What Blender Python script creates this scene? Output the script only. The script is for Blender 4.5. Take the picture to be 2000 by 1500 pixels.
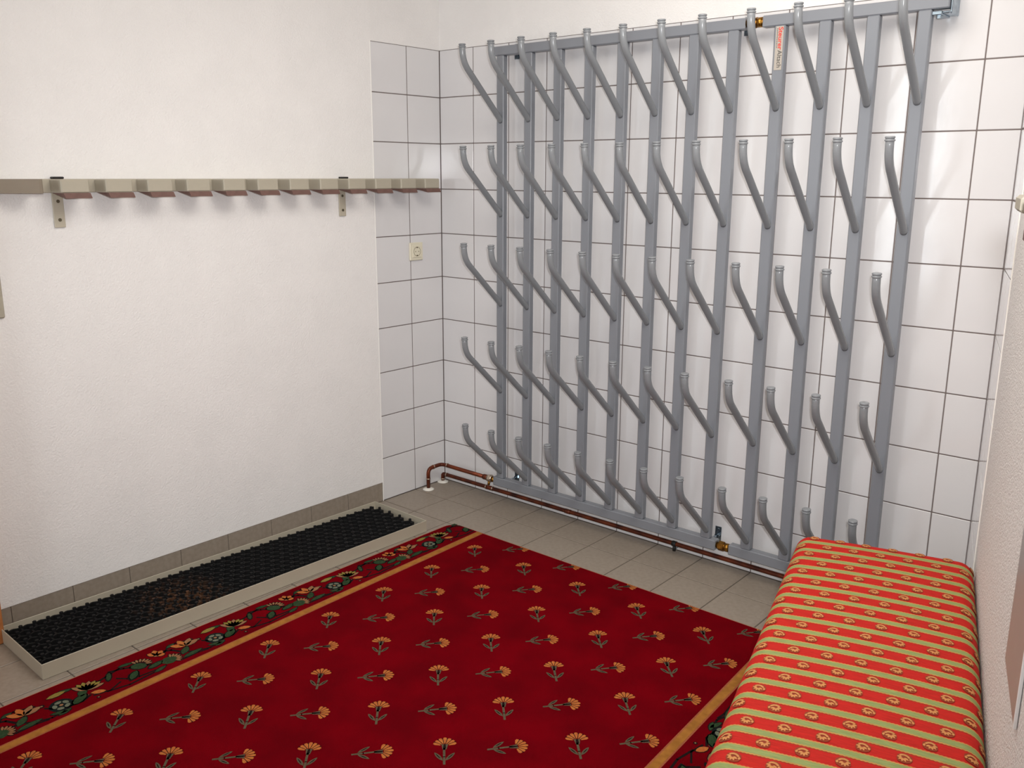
import bpy, bmesh, math, random
from mathutils import Vector, Matrix

for o in list(bpy.data.objects):
    bpy.data.objects.remove(o)
S = bpy.context.scene
COL = S.collection
random.seed(7)
PI = math.pi

# ------------------------------------------------------------------ camera
cam_d = bpy.data.cameras.new('camera')
cam_d.sensor_width = 36.0
cam_d.lens = 1748.47 / 2000 * 36.0
cam_d.clip_start = 0.02
cam = bpy.data.objects.new('camera', cam_d)
COL.objects.link(cam)
rx = Vector((0.75958, 0.65040, 0.00417))
ry = Vector((0.15169, -0.17092, -0.97354))
rz = Vector((-0.63248, 0.74011, -0.22849))
cam.matrix_world = Matrix(((rx.x, -ry.x, -rz.x, 2.9809), (rx.y, -ry.y, -rz.y, -2.98156),
                           (rx.z, -ry.z, -rz.z, 1.46938), (0, 0, 0, 1)))
S.camera = cam

# ------------------------------------------------------------------ light
S.view_settings.view_transform = 'Standard'
S.view_settings.look = 'None'
S.view_settings.gamma = 1.0
S.view_settings.use_curve_mapping = False
S.view_settings.exposure = 0.0

W = bpy.data.worlds.new('world')
S.world = W
W.use_nodes = True
W.node_tree.nodes['Background'].inputs[0].default_value = (0.90, 0.96, 1.0, 1)
W.node_tree.nodes['Background'].inputs[1].default_value = 1.5


def area(name, loc, target, sx, sy, power, color, spread=PI):
    d = bpy.data.lights.new(name, 'AREA')
    d.shape = 'RECTANGLE'
    d.size, d.size_y = sx, sy
    d.energy = power
    d.color = color
    d.spread = spread
    o = bpy.data.objects.new(name, d)
    COL.objects.link(o)
    o.location = loc
    o.rotation_euler = (Vector(target) - Vector(loc)).to_track_quat('-Z', 'Y').to_euler()
    return o


# camera flash just above the lens, ceiling lamp with flash bounce added, window daylight
fd = bpy.data.lights.new('camera_flash', 'SPOT')
fd.energy = 164.0
fd.color = (0.97, 0.98, 1.0)
fd.shadow_soft_size = 0.03
fd.spot_size = math.radians(92)
fd.spot_blend = 1.0
fl = bpy.data.objects.new('camera_flash', fd)
COL.objects.link(fl)
fl.location = cam.matrix_world @ Vector((0.05, 0.075, 0.0))
fl.rotation_euler = (Vector((0.5, -0.1, 1.3)) - fl.location).to_track_quat('-Z', 'Y').to_euler()
area('lamp_and_bounce_light', (1.85, -1.25, 2.44), (1.85, -1.25, 0.0), 1.3, 1.3, 26.0, (1.0, 0.945, 0.87))  # emitter widened past the lamp fixture to stand in for ceiling bounce
area('window_daylight', (0.745, -4.42, 1.49), (0.745, 0.0, 1.49), 0.42, 1.72, 21.0, (0.90, 0.96, 1.0))


# ------------------------------------------------------------------ materials
def srgb(r, g, b):
    f = lambda c: (c / 255 / 12.92) if c / 255 <= 0.04045 else ((c / 255 + 0.055) / 1.055) ** 2.4
    return (f(r), f(g), f(b), 1)


def mat(name, col, rough=0.5, metal=0.0, var=0.0, vscale=30.0, bump=0.0, bscale=200.0, col2=None, coat=0.0,
        detail=3.0, bdist=0.001, spec=0.5):
    m = bpy.data.materials.new(name)
    m.use_nodes = True
    nt = m.node_tree
    b = nt.nodes['Principled BSDF']
    b.inputs['Base Color'].default_value = col
    b.inputs['Roughness'].default_value = rough
    b.inputs['Metallic'].default_value = metal
    b.inputs['Specular IOR Level'].default_value = spec
    if coat:
        b.inputs['Coat Weight'].default_value = coat
        b.inputs['Coat Roughness'].default_value = 0.05
    tc = nt.nodes.new('ShaderNodeTexCoord')
    if var or col2:
        n = nt.nodes.new('ShaderNodeTexNoise')
        n.inputs['Scale'].default_value = vscale
        n.inputs['Detail'].default_value = detail
        nt.links.new(tc.outputs['Object'], n.inputs['Vector'])
        mx = nt.nodes.new('ShaderNodeMix')
        mx.data_type = 'RGBA'
        c2 = col2 or tuple([c * (1 - var) for c in col[:3]]) + (1,)
        mx.inputs[6].default_value = col
        mx.inputs[7].default_value = c2
        rp = nt.nodes.new('ShaderNodeMapRange')
        rp.inputs[1].default_value = 0.35
        rp.inputs[2].default_value = 0.65
        nt.links.new(n.outputs[0], rp.inputs[0])
        nt.links.new(rp.outputs[0], mx.inputs[0])
        nt.links.new(mx.outputs[2], b.inputs['Base Color'])
    if bump:
        n2 = nt.nodes.new('ShaderNodeTexNoise')
        n2.inputs['Scale'].default_value = bscale
        n2.inputs['Detail'].default_value = 4
        nt.links.new(tc.outputs['Object'], n2.inputs['Vector'])
        bp = nt.nodes.new('ShaderNodeBump')
        bp.inputs['Strength'].default_value = bump
        bp.inputs['Distance'].default_value = bdist
        nt.links.new(n2.outputs[0], bp.inputs['Height'])
        nt.links.new(bp.outputs[0], b.inputs['Normal'])
    return m


M = {}
M['plaster'] = mat('plaster', srgb(240, 238, 236), 0.9, var=0.03, vscale=6, bump=0.55, bscale=160, bdist=0.0035, spec=0.2)
M['plaster_rough'] = mat('plaster_rough', srgb(234, 231, 229), 0.8, var=0.10, vscale=160, bump=1.0, bscale=230, bdist=0.006, spec=0.3)
M['bead'] = mat('corner_bead', srgb(245, 243, 238), 0.6)
M['ceiling'] = mat('ceiling_paint', srgb(238, 232, 224), 0.95)
M['tile'] = mat('white_glazed_tile', srgb(224, 223, 224), 0.12, var=0.025, vscale=4, bump=0.10, bscale=14, bdist=0.004)
M['grout'] = mat('grout', srgb(116, 106, 103), 0.95, bump=0.3, bscale=500)
M['floor_tile'] = mat('floor_tile', srgb(150, 139, 126), 0.42, col2=srgb(141, 130, 117), vscale=60, bump=0.12, bscale=180)
M['floor_grout'] = mat('floor_grout', srgb(92, 83, 74), 0.95)
M['rack'] = mat('grey_powder_coat', srgb(130, 134, 141), 0.33, bump=0.08, bscale=700, spec=0.5)
M['peg'] = mat('grey_plastic_coat', srgb(132, 136, 140), 0.22, bump=0.05, bscale=300)
M['zinc'] = mat('zinc_plate', srgb(170, 185, 196), 0.22, metal=1.0, var=0.3, vscale=60)
M['brass'] = mat('brass', srgb(176, 128, 56), 0.3, metal=1.0, var=0.5, vscale=70)
M['copper'] = mat('copper_tube', srgb(120, 56, 30), 0.42, metal=0.55, col2=srgb(62, 28, 20), vscale=18, bump=0.05, bscale=100)
M['solder'] = mat('solder_ring', srgb(190, 176, 160), 0.3, metal=1.0)
M['white_plastic'] = mat('white_plastic', srgb(235, 232, 222), 0.4)
M['ivory'] = mat('ivory_plastic', srgb(226, 220, 198), 0.35)
M['ivory_shade'] = mat('ivory_recess_shade', srgb(150, 140, 108), 0.5)  # recess shade painted as darker ivory on the flat ring and pin holes
M['rackblock'] = mat('beige_coated_block', srgb(178, 171, 154), 0.5, var=0.06, vscale=20, bump=0.1, bscale=300)
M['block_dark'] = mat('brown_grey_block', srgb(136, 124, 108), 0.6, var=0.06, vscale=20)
M['sole'] = mat('brown_sole', srgb(118, 88, 80), 0.7, var=0.2, vscale=50)
M['black'] = mat('black_rubber_cap', srgb(22, 20, 22), 0.6)
M['bracket'] = mat('beige_bracket', srgb(186, 178, 160), 0.45)
M['hole'] = mat('screw_dark', srgb(96, 88, 70), 0.5, metal=0.5)
M['tray'] = mat('grey_beige_sheet_metal', srgb(178, 170, 152), 0.42, var=0.04, vscale=12)
M['steel'] = mat('steel_edge', srgb(160, 150, 140), 0.3, metal=1.0)
M['wood'] = mat('orange_door_wood', srgb(196, 128, 74), 0.5, col2=srgb(170, 104, 56), vscale=12)
M['board'] = mat('grey_film', srgb(158, 150, 148), 0.35, var=0.05, vscale=20)
M['board_edge'] = mat('board_edge', srgb(240, 240, 240), 0.5)
M['sticker'] = mat('sticker_foil', srgb(178, 170, 160), 0.4)
M['ink_red'] = mat('ink_red', srgb(214, 62, 48), 0.6)
M['ink_dark'] = mat('ink_dark', srgb(52, 54, 52), 0.6)
M['bench_wood'] = mat('bench_wood', srgb(120, 78, 44), 0.5, col2=srgb(96, 60, 34), vscale=10)
# carpet
M['pile'] = mat('carpet_pile_red', srgb(114, 0, 12), 0.95, col2=srgb(98, 0, 10), vscale=7, bump=0.8, bscale=900, bdist=0.002, spec=0.03)
M['gold'] = mat('carpet_gold', srgb(168, 112, 50), 0.95, var=0.25, vscale=40, bump=0.8, bscale=900, spec=0.1)
M['gold_edge'] = mat('carpet_gold_edge', srgb(164, 92, 62), 0.95, var=0.25, vscale=300, bump=0.8, bscale=900, spec=0.1)
M['petal'] = mat('carpet_petal', srgb(170, 90, 48), 0.95, col2=srgb(184, 112, 54), vscale=120, bump=0.8, bscale=900, spec=0.1)
M['stem'] = mat('carpet_stem', srgb(94, 84, 66), 0.95, var=0.25, vscale=200, bump=0.8, bscale=900, spec=0.1)
M['outline'] = mat('carpet_outline', srgb(26, 16, 16), 0.95, spec=0.1)
M['leaf'] = mat('carpet_leaf', srgb(48, 70, 44), 0.95, var=0.3, vscale=150, bump=0.8, bscale=900, spec=0.1)
M['yellow'] = mat('carpet_yellow', srgb(142, 124, 60), 0.95, var=0.2, vscale=150, bump=0.8, bscale=900, spec=0.1)
M['cream'] = mat('carpet_cream', srgb(150, 108, 76), 0.95, var=0.2, vscale=150, bump=0.8, bscale=900, spec=0.1)
M['teal'] = mat('carpet_teal', srgb(18, 26, 26), 0.95, spec=0.1)
M['pale'] = mat('carpet_pale', srgb(112, 118, 100), 0.95, var=0.3, vscale=200, spec=0.1)
M['binding'] = mat('carpet_binding', srgb(196, 120, 92), 0.9, var=0.3, vscale=300, spec=0.1)


def rubber_mat():
    m = mat('black_rubber', srgb(12, 12, 13), 0.7, bump=0.3, bscale=300, spec=0.3)
    nt = m.node_tree
    b = nt.nodes['Principled BSDF']
    tc = nt.nodes.new('ShaderNodeTexCoord')
    mp = nt.nodes.new('ShaderNodeMapping')
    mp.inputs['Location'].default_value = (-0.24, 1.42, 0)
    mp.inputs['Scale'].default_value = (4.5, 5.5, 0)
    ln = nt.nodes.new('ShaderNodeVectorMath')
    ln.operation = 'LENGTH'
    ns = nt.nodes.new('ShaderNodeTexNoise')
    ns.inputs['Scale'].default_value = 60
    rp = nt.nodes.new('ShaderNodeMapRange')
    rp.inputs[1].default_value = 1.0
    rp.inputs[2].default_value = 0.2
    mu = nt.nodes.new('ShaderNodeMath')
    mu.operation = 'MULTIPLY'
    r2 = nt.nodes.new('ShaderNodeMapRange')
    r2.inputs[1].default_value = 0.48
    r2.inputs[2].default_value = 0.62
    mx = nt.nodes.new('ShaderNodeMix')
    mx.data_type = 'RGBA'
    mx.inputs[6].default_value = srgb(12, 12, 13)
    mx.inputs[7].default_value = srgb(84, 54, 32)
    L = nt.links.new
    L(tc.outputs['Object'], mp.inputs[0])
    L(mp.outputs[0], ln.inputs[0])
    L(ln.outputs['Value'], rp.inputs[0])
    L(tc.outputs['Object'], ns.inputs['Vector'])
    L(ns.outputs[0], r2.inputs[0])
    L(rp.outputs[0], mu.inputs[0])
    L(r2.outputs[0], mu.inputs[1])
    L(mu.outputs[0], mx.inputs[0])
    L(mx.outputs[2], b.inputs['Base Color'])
    return m


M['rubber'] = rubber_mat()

PER, V0 = 0.0612, 0.0
RED_S, YEL_S, GRN_S = srgb(188, 29, 19), srgb(194, 142, 78), srgb(142, 154, 94)


def stripe_fabric():
    m = bpy.data.materials.new('striped_upholstery')
    m.use_nodes = True
    nt = m.node_tree
    L = nt.links.new
    b = nt.nodes['Principled BSDF']
    b.inputs['Roughness'].default_value = 0.75
    b.inputs['Specular IOR Level'].default_value = 0.25
    tc = nt.nodes.new('ShaderNodeTexCoord')
    sp = nt.nodes.new('ShaderNodeSeparateXYZ')
    L(tc.outputs['Object'], sp.inputs[0])
    # wavy edge
    sn = nt.nodes.new('ShaderNodeMath'); sn.operation = 'MULTIPLY'; sn.inputs[1].default_value = 900.0
    L(sp.outputs['Y'], sn.inputs[0])
    si = nt.nodes.new('ShaderNodeMath'); si.operation = 'SINE'
    L(sn.outputs[0], si.inputs[0])
    sm = nt.nodes.new('ShaderNodeMath'); sm.operation = 'MULTIPLY'; sm.inputs[1].default_value = 0.0005
    L(si.outputs[0], sm.inputs[0])
    ad = nt.nodes.new('ShaderNodeMath'); ad.operation = 'ADD'
    L(sp.outputs['X'], ad.inputs[0]); L(sm.outputs[0], ad.inputs[1])
    dv = nt.nodes.new('ShaderNodeMath'); dv.operation = 'DIVIDE'; dv.inputs[1].default_value = PER
    L(ad.outputs[0], dv.inputs[0])
    fr = nt.nodes.new('ShaderNodeMath'); fr.operation = 'FRACT'
    L(dv.outputs[0], fr.inputs[0])
    cr = nt.nodes.new('ShaderNodeValToRGB')
    cr.color_ramp.interpolation = 'CONSTANT'
    e = cr.color_ramp.elements
    brown = srgb(132, 46, 18)
    stops = [(0.0, GRN_S), (0.125, YEL_S), (0.185, brown), (0.215, RED_S), (0.805, YEL_S), (0.865, GRN_S)]
    e[0].position, e[0].color = stops[0]
    e[1].position, e[1].color = stops[1]
    for p, c in stops[2:]:
        q = e.new(p); q.color = c
    L(fr.outputs[0], cr.inputs[0])
    # weave streaks along the stripe
    mp = nt.nodes.new('ShaderNodeMapping'); mp.inputs['Scale'].default_value = (420, 45, 60)
    L(tc.outputs['Object'], mp.inputs[0])
    n = nt.nodes.new('ShaderNodeTexNoise'); n.inputs['Scale'].default_value = 1.0; n.inputs['Detail'].default_value = 2
    L(mp.outputs[0], n.inputs['Vector'])
    rp = nt.nodes.new('ShaderNodeMapRange'); rp.inputs[1].default_value = 0.3; rp.inputs[2].default_value = 0.7
    rp.inputs[3].default_value = 0.80; rp.inputs[4].default_value = 1.06
    L(n.outputs[0], rp.inputs[0])
    vm = nt.nodes.new('ShaderNodeVectorMath'); vm.operation = 'SCALE'
    L(cr.outputs[0], vm.inputs[0]); L(rp.outputs[0], vm.inputs['Scale'])
    L(vm.outputs[0], b.inputs['Base Color'])
    bp = nt.nodes.new('ShaderNodeBump'); bp.inputs['Strength'].default_value = 0.4; bp.inputs['Distance'].default_value = 0.0006
    L(n.outputs[0], bp.inputs['Height']); L(bp.outputs[0], b.inputs['Normal'])
    return m


M['stripe'] = stripe_fabric()
M['shell'] = mat('shell_gold', srgb(204, 138, 78), 0.8, var=0.15, vscale=150)
M['shell_dark'] = mat('shell_outline', srgb(140, 50, 18), 0.85)
M['piping'] = mat('piping_cord', srgb(222, 172, 128), 0.7, var=0.15, vscale=300)


def glass_mat():
    m = bpy.data.materials.new('window_glass')
    m.use_nodes = True
    nt = m.node_tree
    b = nt.nodes['Principled BSDF']
    t = nt.nodes.new('ShaderNodeBsdfTransparent')
    g = nt.nodes.new('ShaderNodeBsdfGlossy')
    g.inputs['Roughness'].default_value = 0.02
    mx = nt.nodes.new('ShaderNodeMixShader')
    mx.inputs[0].default_value = 0.06
    nt.nodes.remove(b)
    nt.links.new(t.outputs[0], mx.inputs[1])
    nt.links.new(g.outputs[0], mx.inputs[2])
    nt.links.new(mx.outputs[0], nt.nodes['Material Output'].inputs[0])
    return m


M['glass'] = glass_mat()
M['opal'] = bpy.data.materials.new('opal_glass_lit')
M['opal'].use_nodes = True
_b = M['opal'].node_tree.nodes['Principled BSDF']
_b.inputs['Base Color'].default_value = (0.9, 0.88, 0.84, 1)
_b.inputs['Emission Color'].default_value = (1.0, 0.93, 0.84, 1)
_b.inputs['Emission Strength'].default_value = 3.0


# ------------------------------------------------------------------ mesh helpers
class MB:
    def __init__(s):
        s.v, s.f, s.m, s.mats = [], [], [], []
        s.smooth = []

    def mi(s, name):
        if name not in s.mats:
            s.mats.append(name)
        return s.mats.index(name)

    def add(s, vs, fs, m, smooth=False):
        k = len(s.v)
        s.v += [tuple(v) for v in vs]
        i = s.mi(m)
        for f in fs:
            s.f.append(tuple(a + k for a in f))
            s.m.append(i)
            s.smooth.append(smooth)

    def box(s, x0, x1, y0, y1, z0, z1, m):
        vs = [(x, y, z) for z in (z0, z1) for y in (y0, y1) for x in (x0, x1)]
        s.add(vs, [(0, 2, 3, 1), (4, 5, 7, 6), (0, 1, 5, 4), (2, 6, 7, 3), (0, 4, 6, 2), (1, 3, 7, 5)], m)

    def cbox(s, x0, x1, y0, y1, z0, z1, c, m):
        """box with all edges chamfered by c"""
        P = {}
        vs = []
        lo, hi = (x0, y0, z0), (x1, y1, z1)
        for ix in (0, 1):
            for iy in (0, 1):
                for iz in (0, 1):
                    for ax in range(3):
                        p = []
                        for a, i in enumerate((ix, iy, iz)):
                            ext = hi[a] if i else lo[a]
                            p.append(ext if a == ax else (ext - c if i else ext + c))
                        P[(ix, iy, iz, ax)] = len(vs)
                        vs.append(p)
        fs = []
        for ax in range(3):
            for i in (0, 1):
                o = [a for a in range(3) if a != ax]
                q = []
                for (u, w) in ((0, 0), (1, 0), (1, 1), (0, 1)):
                    k = [0, 0, 0]
                    k[ax] = i; k[o[0]] = u; k[o[1]] = w
                    q.append(P[(*k, ax)])
                fs.append(q)
        for ax in range(3):
            o = [a for a in range(3) if a != ax]
            for u in (0, 1):
                for w in (0, 1):
                    k0 = [0, 0, 0]; k1 = [0, 0, 0]
                    k0[ax] = 0; k1[ax] = 1
                    for k in (k0, k1):
                        k[o[0]] = u; k[o[1]] = w
                    fs.append([P[(*k0, o[0])], P[(*k1, o[0])], P[(*k1, o[1])], P[(*k0, o[1])]])
        for k in [(a, b_, c_) for a in (0, 1) for b_ in (0, 1) for c_ in (0, 1)]:
            fs.append([P[(*k, 0)], P[(*k, 1)], P[(*k, 2)]])
        s.add(vs, fs, m)

    def tube(s, pts, r, n, m, cap=True, radii=None):
        pts = [Vector(p) for p in pts]
        k = len(pts)
        tang = []
        for i in range(k):
            a = pts[max(i - 1, 0)]; b = pts[min(i + 1, k - 1)]
            tang.append((b - a).normalized())
        up = Vector((0, 0, 1)) if abs(tang[0].z) < 0.9 else Vector((1, 0, 0))
        nrm = tang[0].cross(up).normalized()
        vs, fs = [], []
        for i in range(k):
            nrm = (nrm - tang[i] * nrm.dot(tang[i])).normalized()
            bn = tang[i].cross(nrm)
            rr = radii[i] if radii else r
            for j in range(n):
                a = 2 * PI * j / n
                vs.append(pts[i] + (nrm * math.cos(a) + bn * math.sin(a)) * rr)
        for i in range(k - 1):
            for j in range(n):
                j2 = (j + 1) % n
                fs.append((i * n + j, i * n + j2, (i + 1) * n + j2, (i + 1) * n + j))
        s.add(vs, fs, m, True)
        if cap:
            base = len(s.v) - k * n
            i = s.mi(m)
            s.f.append(tuple(base + j for j in range(n))[::-1]); s.m.append(i); s.smooth.append(False)
            s.f.append(tuple(base + (k - 1) * n + j for j in range(n))); s.m.append(i); s.smooth.append(False)

    def prism(s, poly, axis, a0, a1, m):
        """polygon (2D) extruded along axis"""
        n = len(poly)
        def P(p, a):
            q = list(p); q.insert(axis, a); return tuple(q)
        vs = [P(p, a0) for p in poly] + [P(p, a1) for p in poly]
        fs = [tuple(range(n))[::-1], tuple(range(n, 2 * n))]
        fs += [(i, (i + 1) % n, n + (i + 1) % n, n + i) for i in range(n)]
        s.add(vs, fs, m)

    def build(s, name, parent=None, loc=None, fix=True):
        me = bpy.data.meshes.new(name)
        me.from_pydata(s.v, [], s.f)
        for n in s.mats:
            me.materials.append(M[n])
        me.polygons.foreach_set('material_index', s.m)
        me.polygons.foreach_set('use_smooth', s.smooth)
        me.update()
        if fix:
            bm = bmesh.new(); bm.from_mesh(me)
            bmesh.ops.recalc_face_normals(bm, faces=bm.faces)
            bm.to_mesh(me); bm.free()
        return link(name, me, parent, loc)


def link(name, me, parent=None, loc=None):
    o = bpy.data.objects.new(name, me)
    COL.objects.link(o)
    if parent:
        o.parent = parent
    if loc:
        o.location = loc
    return o


def box(name, x0, x1, y0, y1, z0, z1, m, parent=None, c=0.0, loc=None):
    b = MB()
    if c:
        b.cbox(x0, x1, y0, y1, z0, z1, c, m)
    else:
        b.box(x0, x1, y0, y1, z0, z1, m)
    return b.build(name, parent, loc)


def empty(name, loc=(0, 0, 0), rz=0.0):
    o = bpy.data.objects.new(name, None)
    o.empty_display_size = 0.1
    COL.objects.link(o)
    o.location = loc
    o.rotation_euler = (0, 0, rz)
    return o


def tag(o, label, cat, group=None, kind=None):
    o['label'] = label
    o['category'] = cat
    if group:
        o['group'] = group
    if kind:
        o['kind'] = kind
    return o


def struct(o):
    o['kind'] = 'structure'
    return o


def arc(c, u, w, r, a0, a1, n):
    c, u, w = Vector(c), Vector(u), Vector(w)
    return [c + (u * math.cos(a0 + (a1 - a0) * i / n) + w * math.sin(a0 + (a1 - a0) * i / n)) * r for i in range(n + 1)]


def fillet(path, r, n=6):
    """polyline with rounded corners"""
    P = [Vector(p) for p in path]
    out = [P[0]]
    for i in range(1, len(P) - 1):
        a = (P[i - 1] - P[i]).normalized(); b = (P[i + 1] - P[i]).normalized()
        for k in range(n + 1):
            t = k / n
            out.append((P[i] + a * r) * (1 - t) ** 2 + P[i] * 2 * t * (1 - t) + (P[i] + b * r) * t ** 2)
    out.append(P[-1])
    return out


# ------------------------------------------------------------------ room shell
H = 2.50
YR = -4.30
RA = math.radians(15.2)
RX = 2.3555
CW, TH, G = 0.2033, 0.2, 0.0019      # tile pitch, height, half joint


def wallx(y):
    return RX + math.tan(RA) * (-y)


# back wall
b = MB()
b.box(-0.12, 2.50, 0.0016, 0.13, 0, H, 'grout')
b.box(-0.12, 2.50, -0.0005, 0.0016, 2.0, H, 'plaster')
wall_back = struct(b.build('wall_back'))

tile_mesh = {}


def wall_tile(w, h):
    k = (round(w, 4), round(h, 4))
    if k not in tile_mesh:
        b = MB()
        b.cbox(-w / 2 + G, w / 2 - G, 0, 0.006, -h / 2 + G, h / 2 - G, 0.0012, 'tile')
        o = b.build('tile')
        tile_mesh[k] = o.data
        bpy.data.objects.remove(o)
    return tile_mesh[k]


def jitter(o, a=0.0016):
    o.rotation_euler.x += random.uniform(-a, a)
    o.rotation_euler.z += random.uniform(-a, a)


for c in range(12):
    x0 = c * CW
    x1 = min((c + 1) * CW, RX)
    for r in range(10):
        t = link('tile', wall_tile(x1 - x0, TH), wall_back, ((x0 + x1) / 2, 0, 2.0 - (r + 0.5) * TH))
        jitter(t)

# left wall: plaster slab standing 4 mm proud of the tiles
b = MB()
b.box(-0.13, -0.0016, YR, 0.0, 0, H, 'grout')
b.box(-0.0016, 0.004, YR, -0.4035, 0.09, H, 'plaster')
b.box(-0.0016, 0.0005, -0.4035, 0.0, 2.0, H, 'plaster')
wall_left = struct(b.build('wall_left'))
box('edge_bead', -0.004, 0.0052, -0.4065, -0.4025, 0.0, 2.0, 'bead', wall_left, c=0.0012)
for c in range(2):
    w = 0.1985 if c == 0 else 0.2035
    y1 = 0 if c == 0 else -0.1985
    for r in range(10):
        t = link('tile', wall_tile(w, TH), wall_left, (0, y1 - w / 2, 2.0 - (r + 0.5) * TH))
        t.rotation_euler.z = PI / 2
        jitter(t)

# skirting tiles of the left wall
b = MB()
b.box(-0.0016, 0.0008, YR, -0.4065, 0, 0.0895, 'floor_grout')
base_left = struct(b.build('baseboard_left'))
b = MB()
b.cbox(-0.003, 0.0025, -0.0990, 0.0990, 0.001, 0.0885, 0.0008, 'floor_tile')
skirt = b.build('tile')
skirt_me = skirt.data
bpy.data.objects.remove(skirt)
for k in range(9):
    link('tile', skirt_me, base_left, (0, -0.508 - 0.2 * k, 0))

# right wall, turned 15 degrees, local x runs from the corner towards the camera, local -y into the room
wall_right = empty('wall_right', (RX, 0, 0), -(PI / 2 - RA))
struct(wall_right)
RL = 4.6
b = MB()
b.box(-0.05, RL, 0.0016, 0.13, 0, H, 'grout')
b.build('masonry', wall_right)
b = MB()
b.box(0.405, RL, -0.002, 0.006, 0.0, H, 'plaster_rough')
b.box(0.0, 0.405, -0.0005, 0.006, 2.0, H, 'plaster')
b.build('plaster_coat', wall_right)
box('edge_bead', 0.399, 0.407, -0.0045, 0.004, 0.0, H, 'bead', wall_right, c=0.0015)
for c in range(2):
    for r in range(10):
        t = link('tile', wall_tile(0.2, TH), wall_right, (0.1 + 0.2 * c, 0, 2.0 - (r + 0.5) * TH))
        jitter(t)

# floor
b = MB()
b.box(-0.1, 3.8, YR - 0.1, 0.1, -0.10, -0.0018, 'floor_grout')
floor = struct(b.build('floor'))
b = MB()
g = 0.0021
b.cbox(-CW / 2 + g, CW / 2 - g, -0.1 + g, 0.1 - g, -0.008, 0, 0.001, 'floor_tile')
ft = b.build('tile')
ft_me = ft.data
bpy.data.objects.remove(ft)
rest = MB()
for i in range(17):
    for j in range(22):
        cx, cy = CW * (i + 0.5), -0.2 * (j + 0.5)
        if cx - 0.1 > wallx(cy - 0.1) or cy < YR + 0.05:
            continue
        if i < 13 and j < 13:
            link('tile', ft_me, floor, (cx, cy, random.uniform(-0.0003, 0.0)))
        else:
            rest.cbox(cx - CW / 2 + g, cx + CW / 2 - g, cy - 0.1 + g, cy + 0.1 - g, -0.008, 0, 0.001, 'floor_tile')
ro = rest.build('tile_field', floor)
ro['kind'] = 'stuff'

# ceiling and rear wall with the window behind the photographer
struct(box('ceiling', -0.13, 3.8, YR - 0.13, 0.13, H, H + 0.1, 'ceiling'))
WX0, WX1, WZ0, WZ1 = 0.53, 0.96, 0.62, 2.36
b = MB()
b.box(-0.13, WX0, YR - 0.13, YR, 0, H, 'plaster')
b.box(WX1, 3.8, YR - 0.13, YR, 0, H, 'plaster')
b.box(WX0, WX1, YR - 0.13, YR, 0, WZ0, 'plaster')
b.box(WX0, WX1, YR - 0.13, YR, WZ1, H, 'plaster')
struct(b.build('wall_rear'))
win = empty('window_1', (0, YR - 0.06, 0))
struct(win)
b = MB()
b.box(WX0, WX0 + 0.04, -0.03, 0.03, WZ0, WZ1, 'white_plastic')
b.box(WX1 - 0.04, WX1, -0.03, 0.03, WZ0, WZ1, 'white_plastic')
b.box(WX0 + 0.04, WX1 - 0.04, -0.03, 0.03, WZ0, WZ0 + 0.05, 'white_plastic')
b.box(WX0 + 0.04, WX1 - 0.04, -0.03, 0.03, WZ1 - 0.05, WZ1, 'white_plastic')
b.build('window_frame', win)
box('pane', WX0 + 0.04, WX1 - 0.04, -0.003, 0.003, WZ0 + 0.05, WZ1 - 0.05, 'glass', win)

# wooden door lining on the left wall
door = empty('door_1', (0, -2.52, 0))
struct(door)
b = MB()
b.cbox(0.0045, 0.062, 0.42, 0.465, 0.0, 2.05, 0.003, 'wood')
b.cbox(0.0045, 0.062, -0.465, -0.42, 0.0, 2.05, 0.003, 'wood')
b.cbox(0.0045, 0.062, -0.42, 0.42, 2.005, 2.05, 0.003, 'wood')
b.build('door_frame', door)
box('door_leaf', 0.0045, 0.030, -0.42, 0.42, 0.01, 2.005, 'wood', door, c=0.002)
b = MB()
b.tube([(0.03, 0.34, 1.05), (0.075, 0.34, 1.05)], 0.009, 10, 'zinc')
b.tube([(0.07, 0.345, 1.05), (0.07, 0.22, 1.05)], 0.009, 10, 'zinc')
b.build('door_handle', door)

# ceiling lamp (behind the upper edge of the picture)
lamp = tag(empty('ceiling_lamp', (1.85, -1.25, H)), 'square opal ceiling lamp in the middle of the ceiling', 'lamp')
box('lamp_base', -0.30, 0.30, -0.30, 0.30, -0.022, -0.0005, 'white_plastic', lamp, c=0.003)
box('lamp_diffuser', -0.28, 0.28, -0.28, 0.28, -0.052, -0.022, 'opal', lamp, c=0.008)

# ------------------------------------------------------------------ boot drying rack
rack = tag(empty('boot_drying_rack', (1.28, 0, 0.08)),
           'grey tubular boot drying rack with sixty upturned pegs on tiled wall', 'rack')


def rk(o):     # local placement: children are modelled in world coordinates
    o.parent = rack
    o.location = Vector(o.location) - Vector(rack.location)
    return o


DF, DB = -0.080, -0.052
ZB0, ZB1, ZT0, ZT1 = 0.082, 0.122, 1.940, 1.976
for (x0, x1, xt0, xt1) in ((0.388, 1.514, 0.392, 1.510), (1.568, 2.145, 1.571, 2.145)):
    rk(box('rail', x0, x1, DF, DB + 0.006, ZB0, ZB1, 'rack', None, c=0.003))
    rk(box('rail', xt0, xt1, DF, DB + 0.006, ZT0, ZT1, 'rack', None, c=0.003))
PX = [0.428 + 0.1487 * i for i in range(8)] + [1.634 + 0.1485 * i for i in range(4)]
b = MB()
b.cbox(-0.019, 0.019, -0.0135, 0.0135, 0, ZT0 - ZB1, 0.0028, 'rack')
p0 = b.build('post')
post_me = p0.data
bpy.data.objects.remove(p0)
for x in PX:
    rk(link('post', post_me, None, (x, DF + 0.0142, ZB1)))
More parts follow.
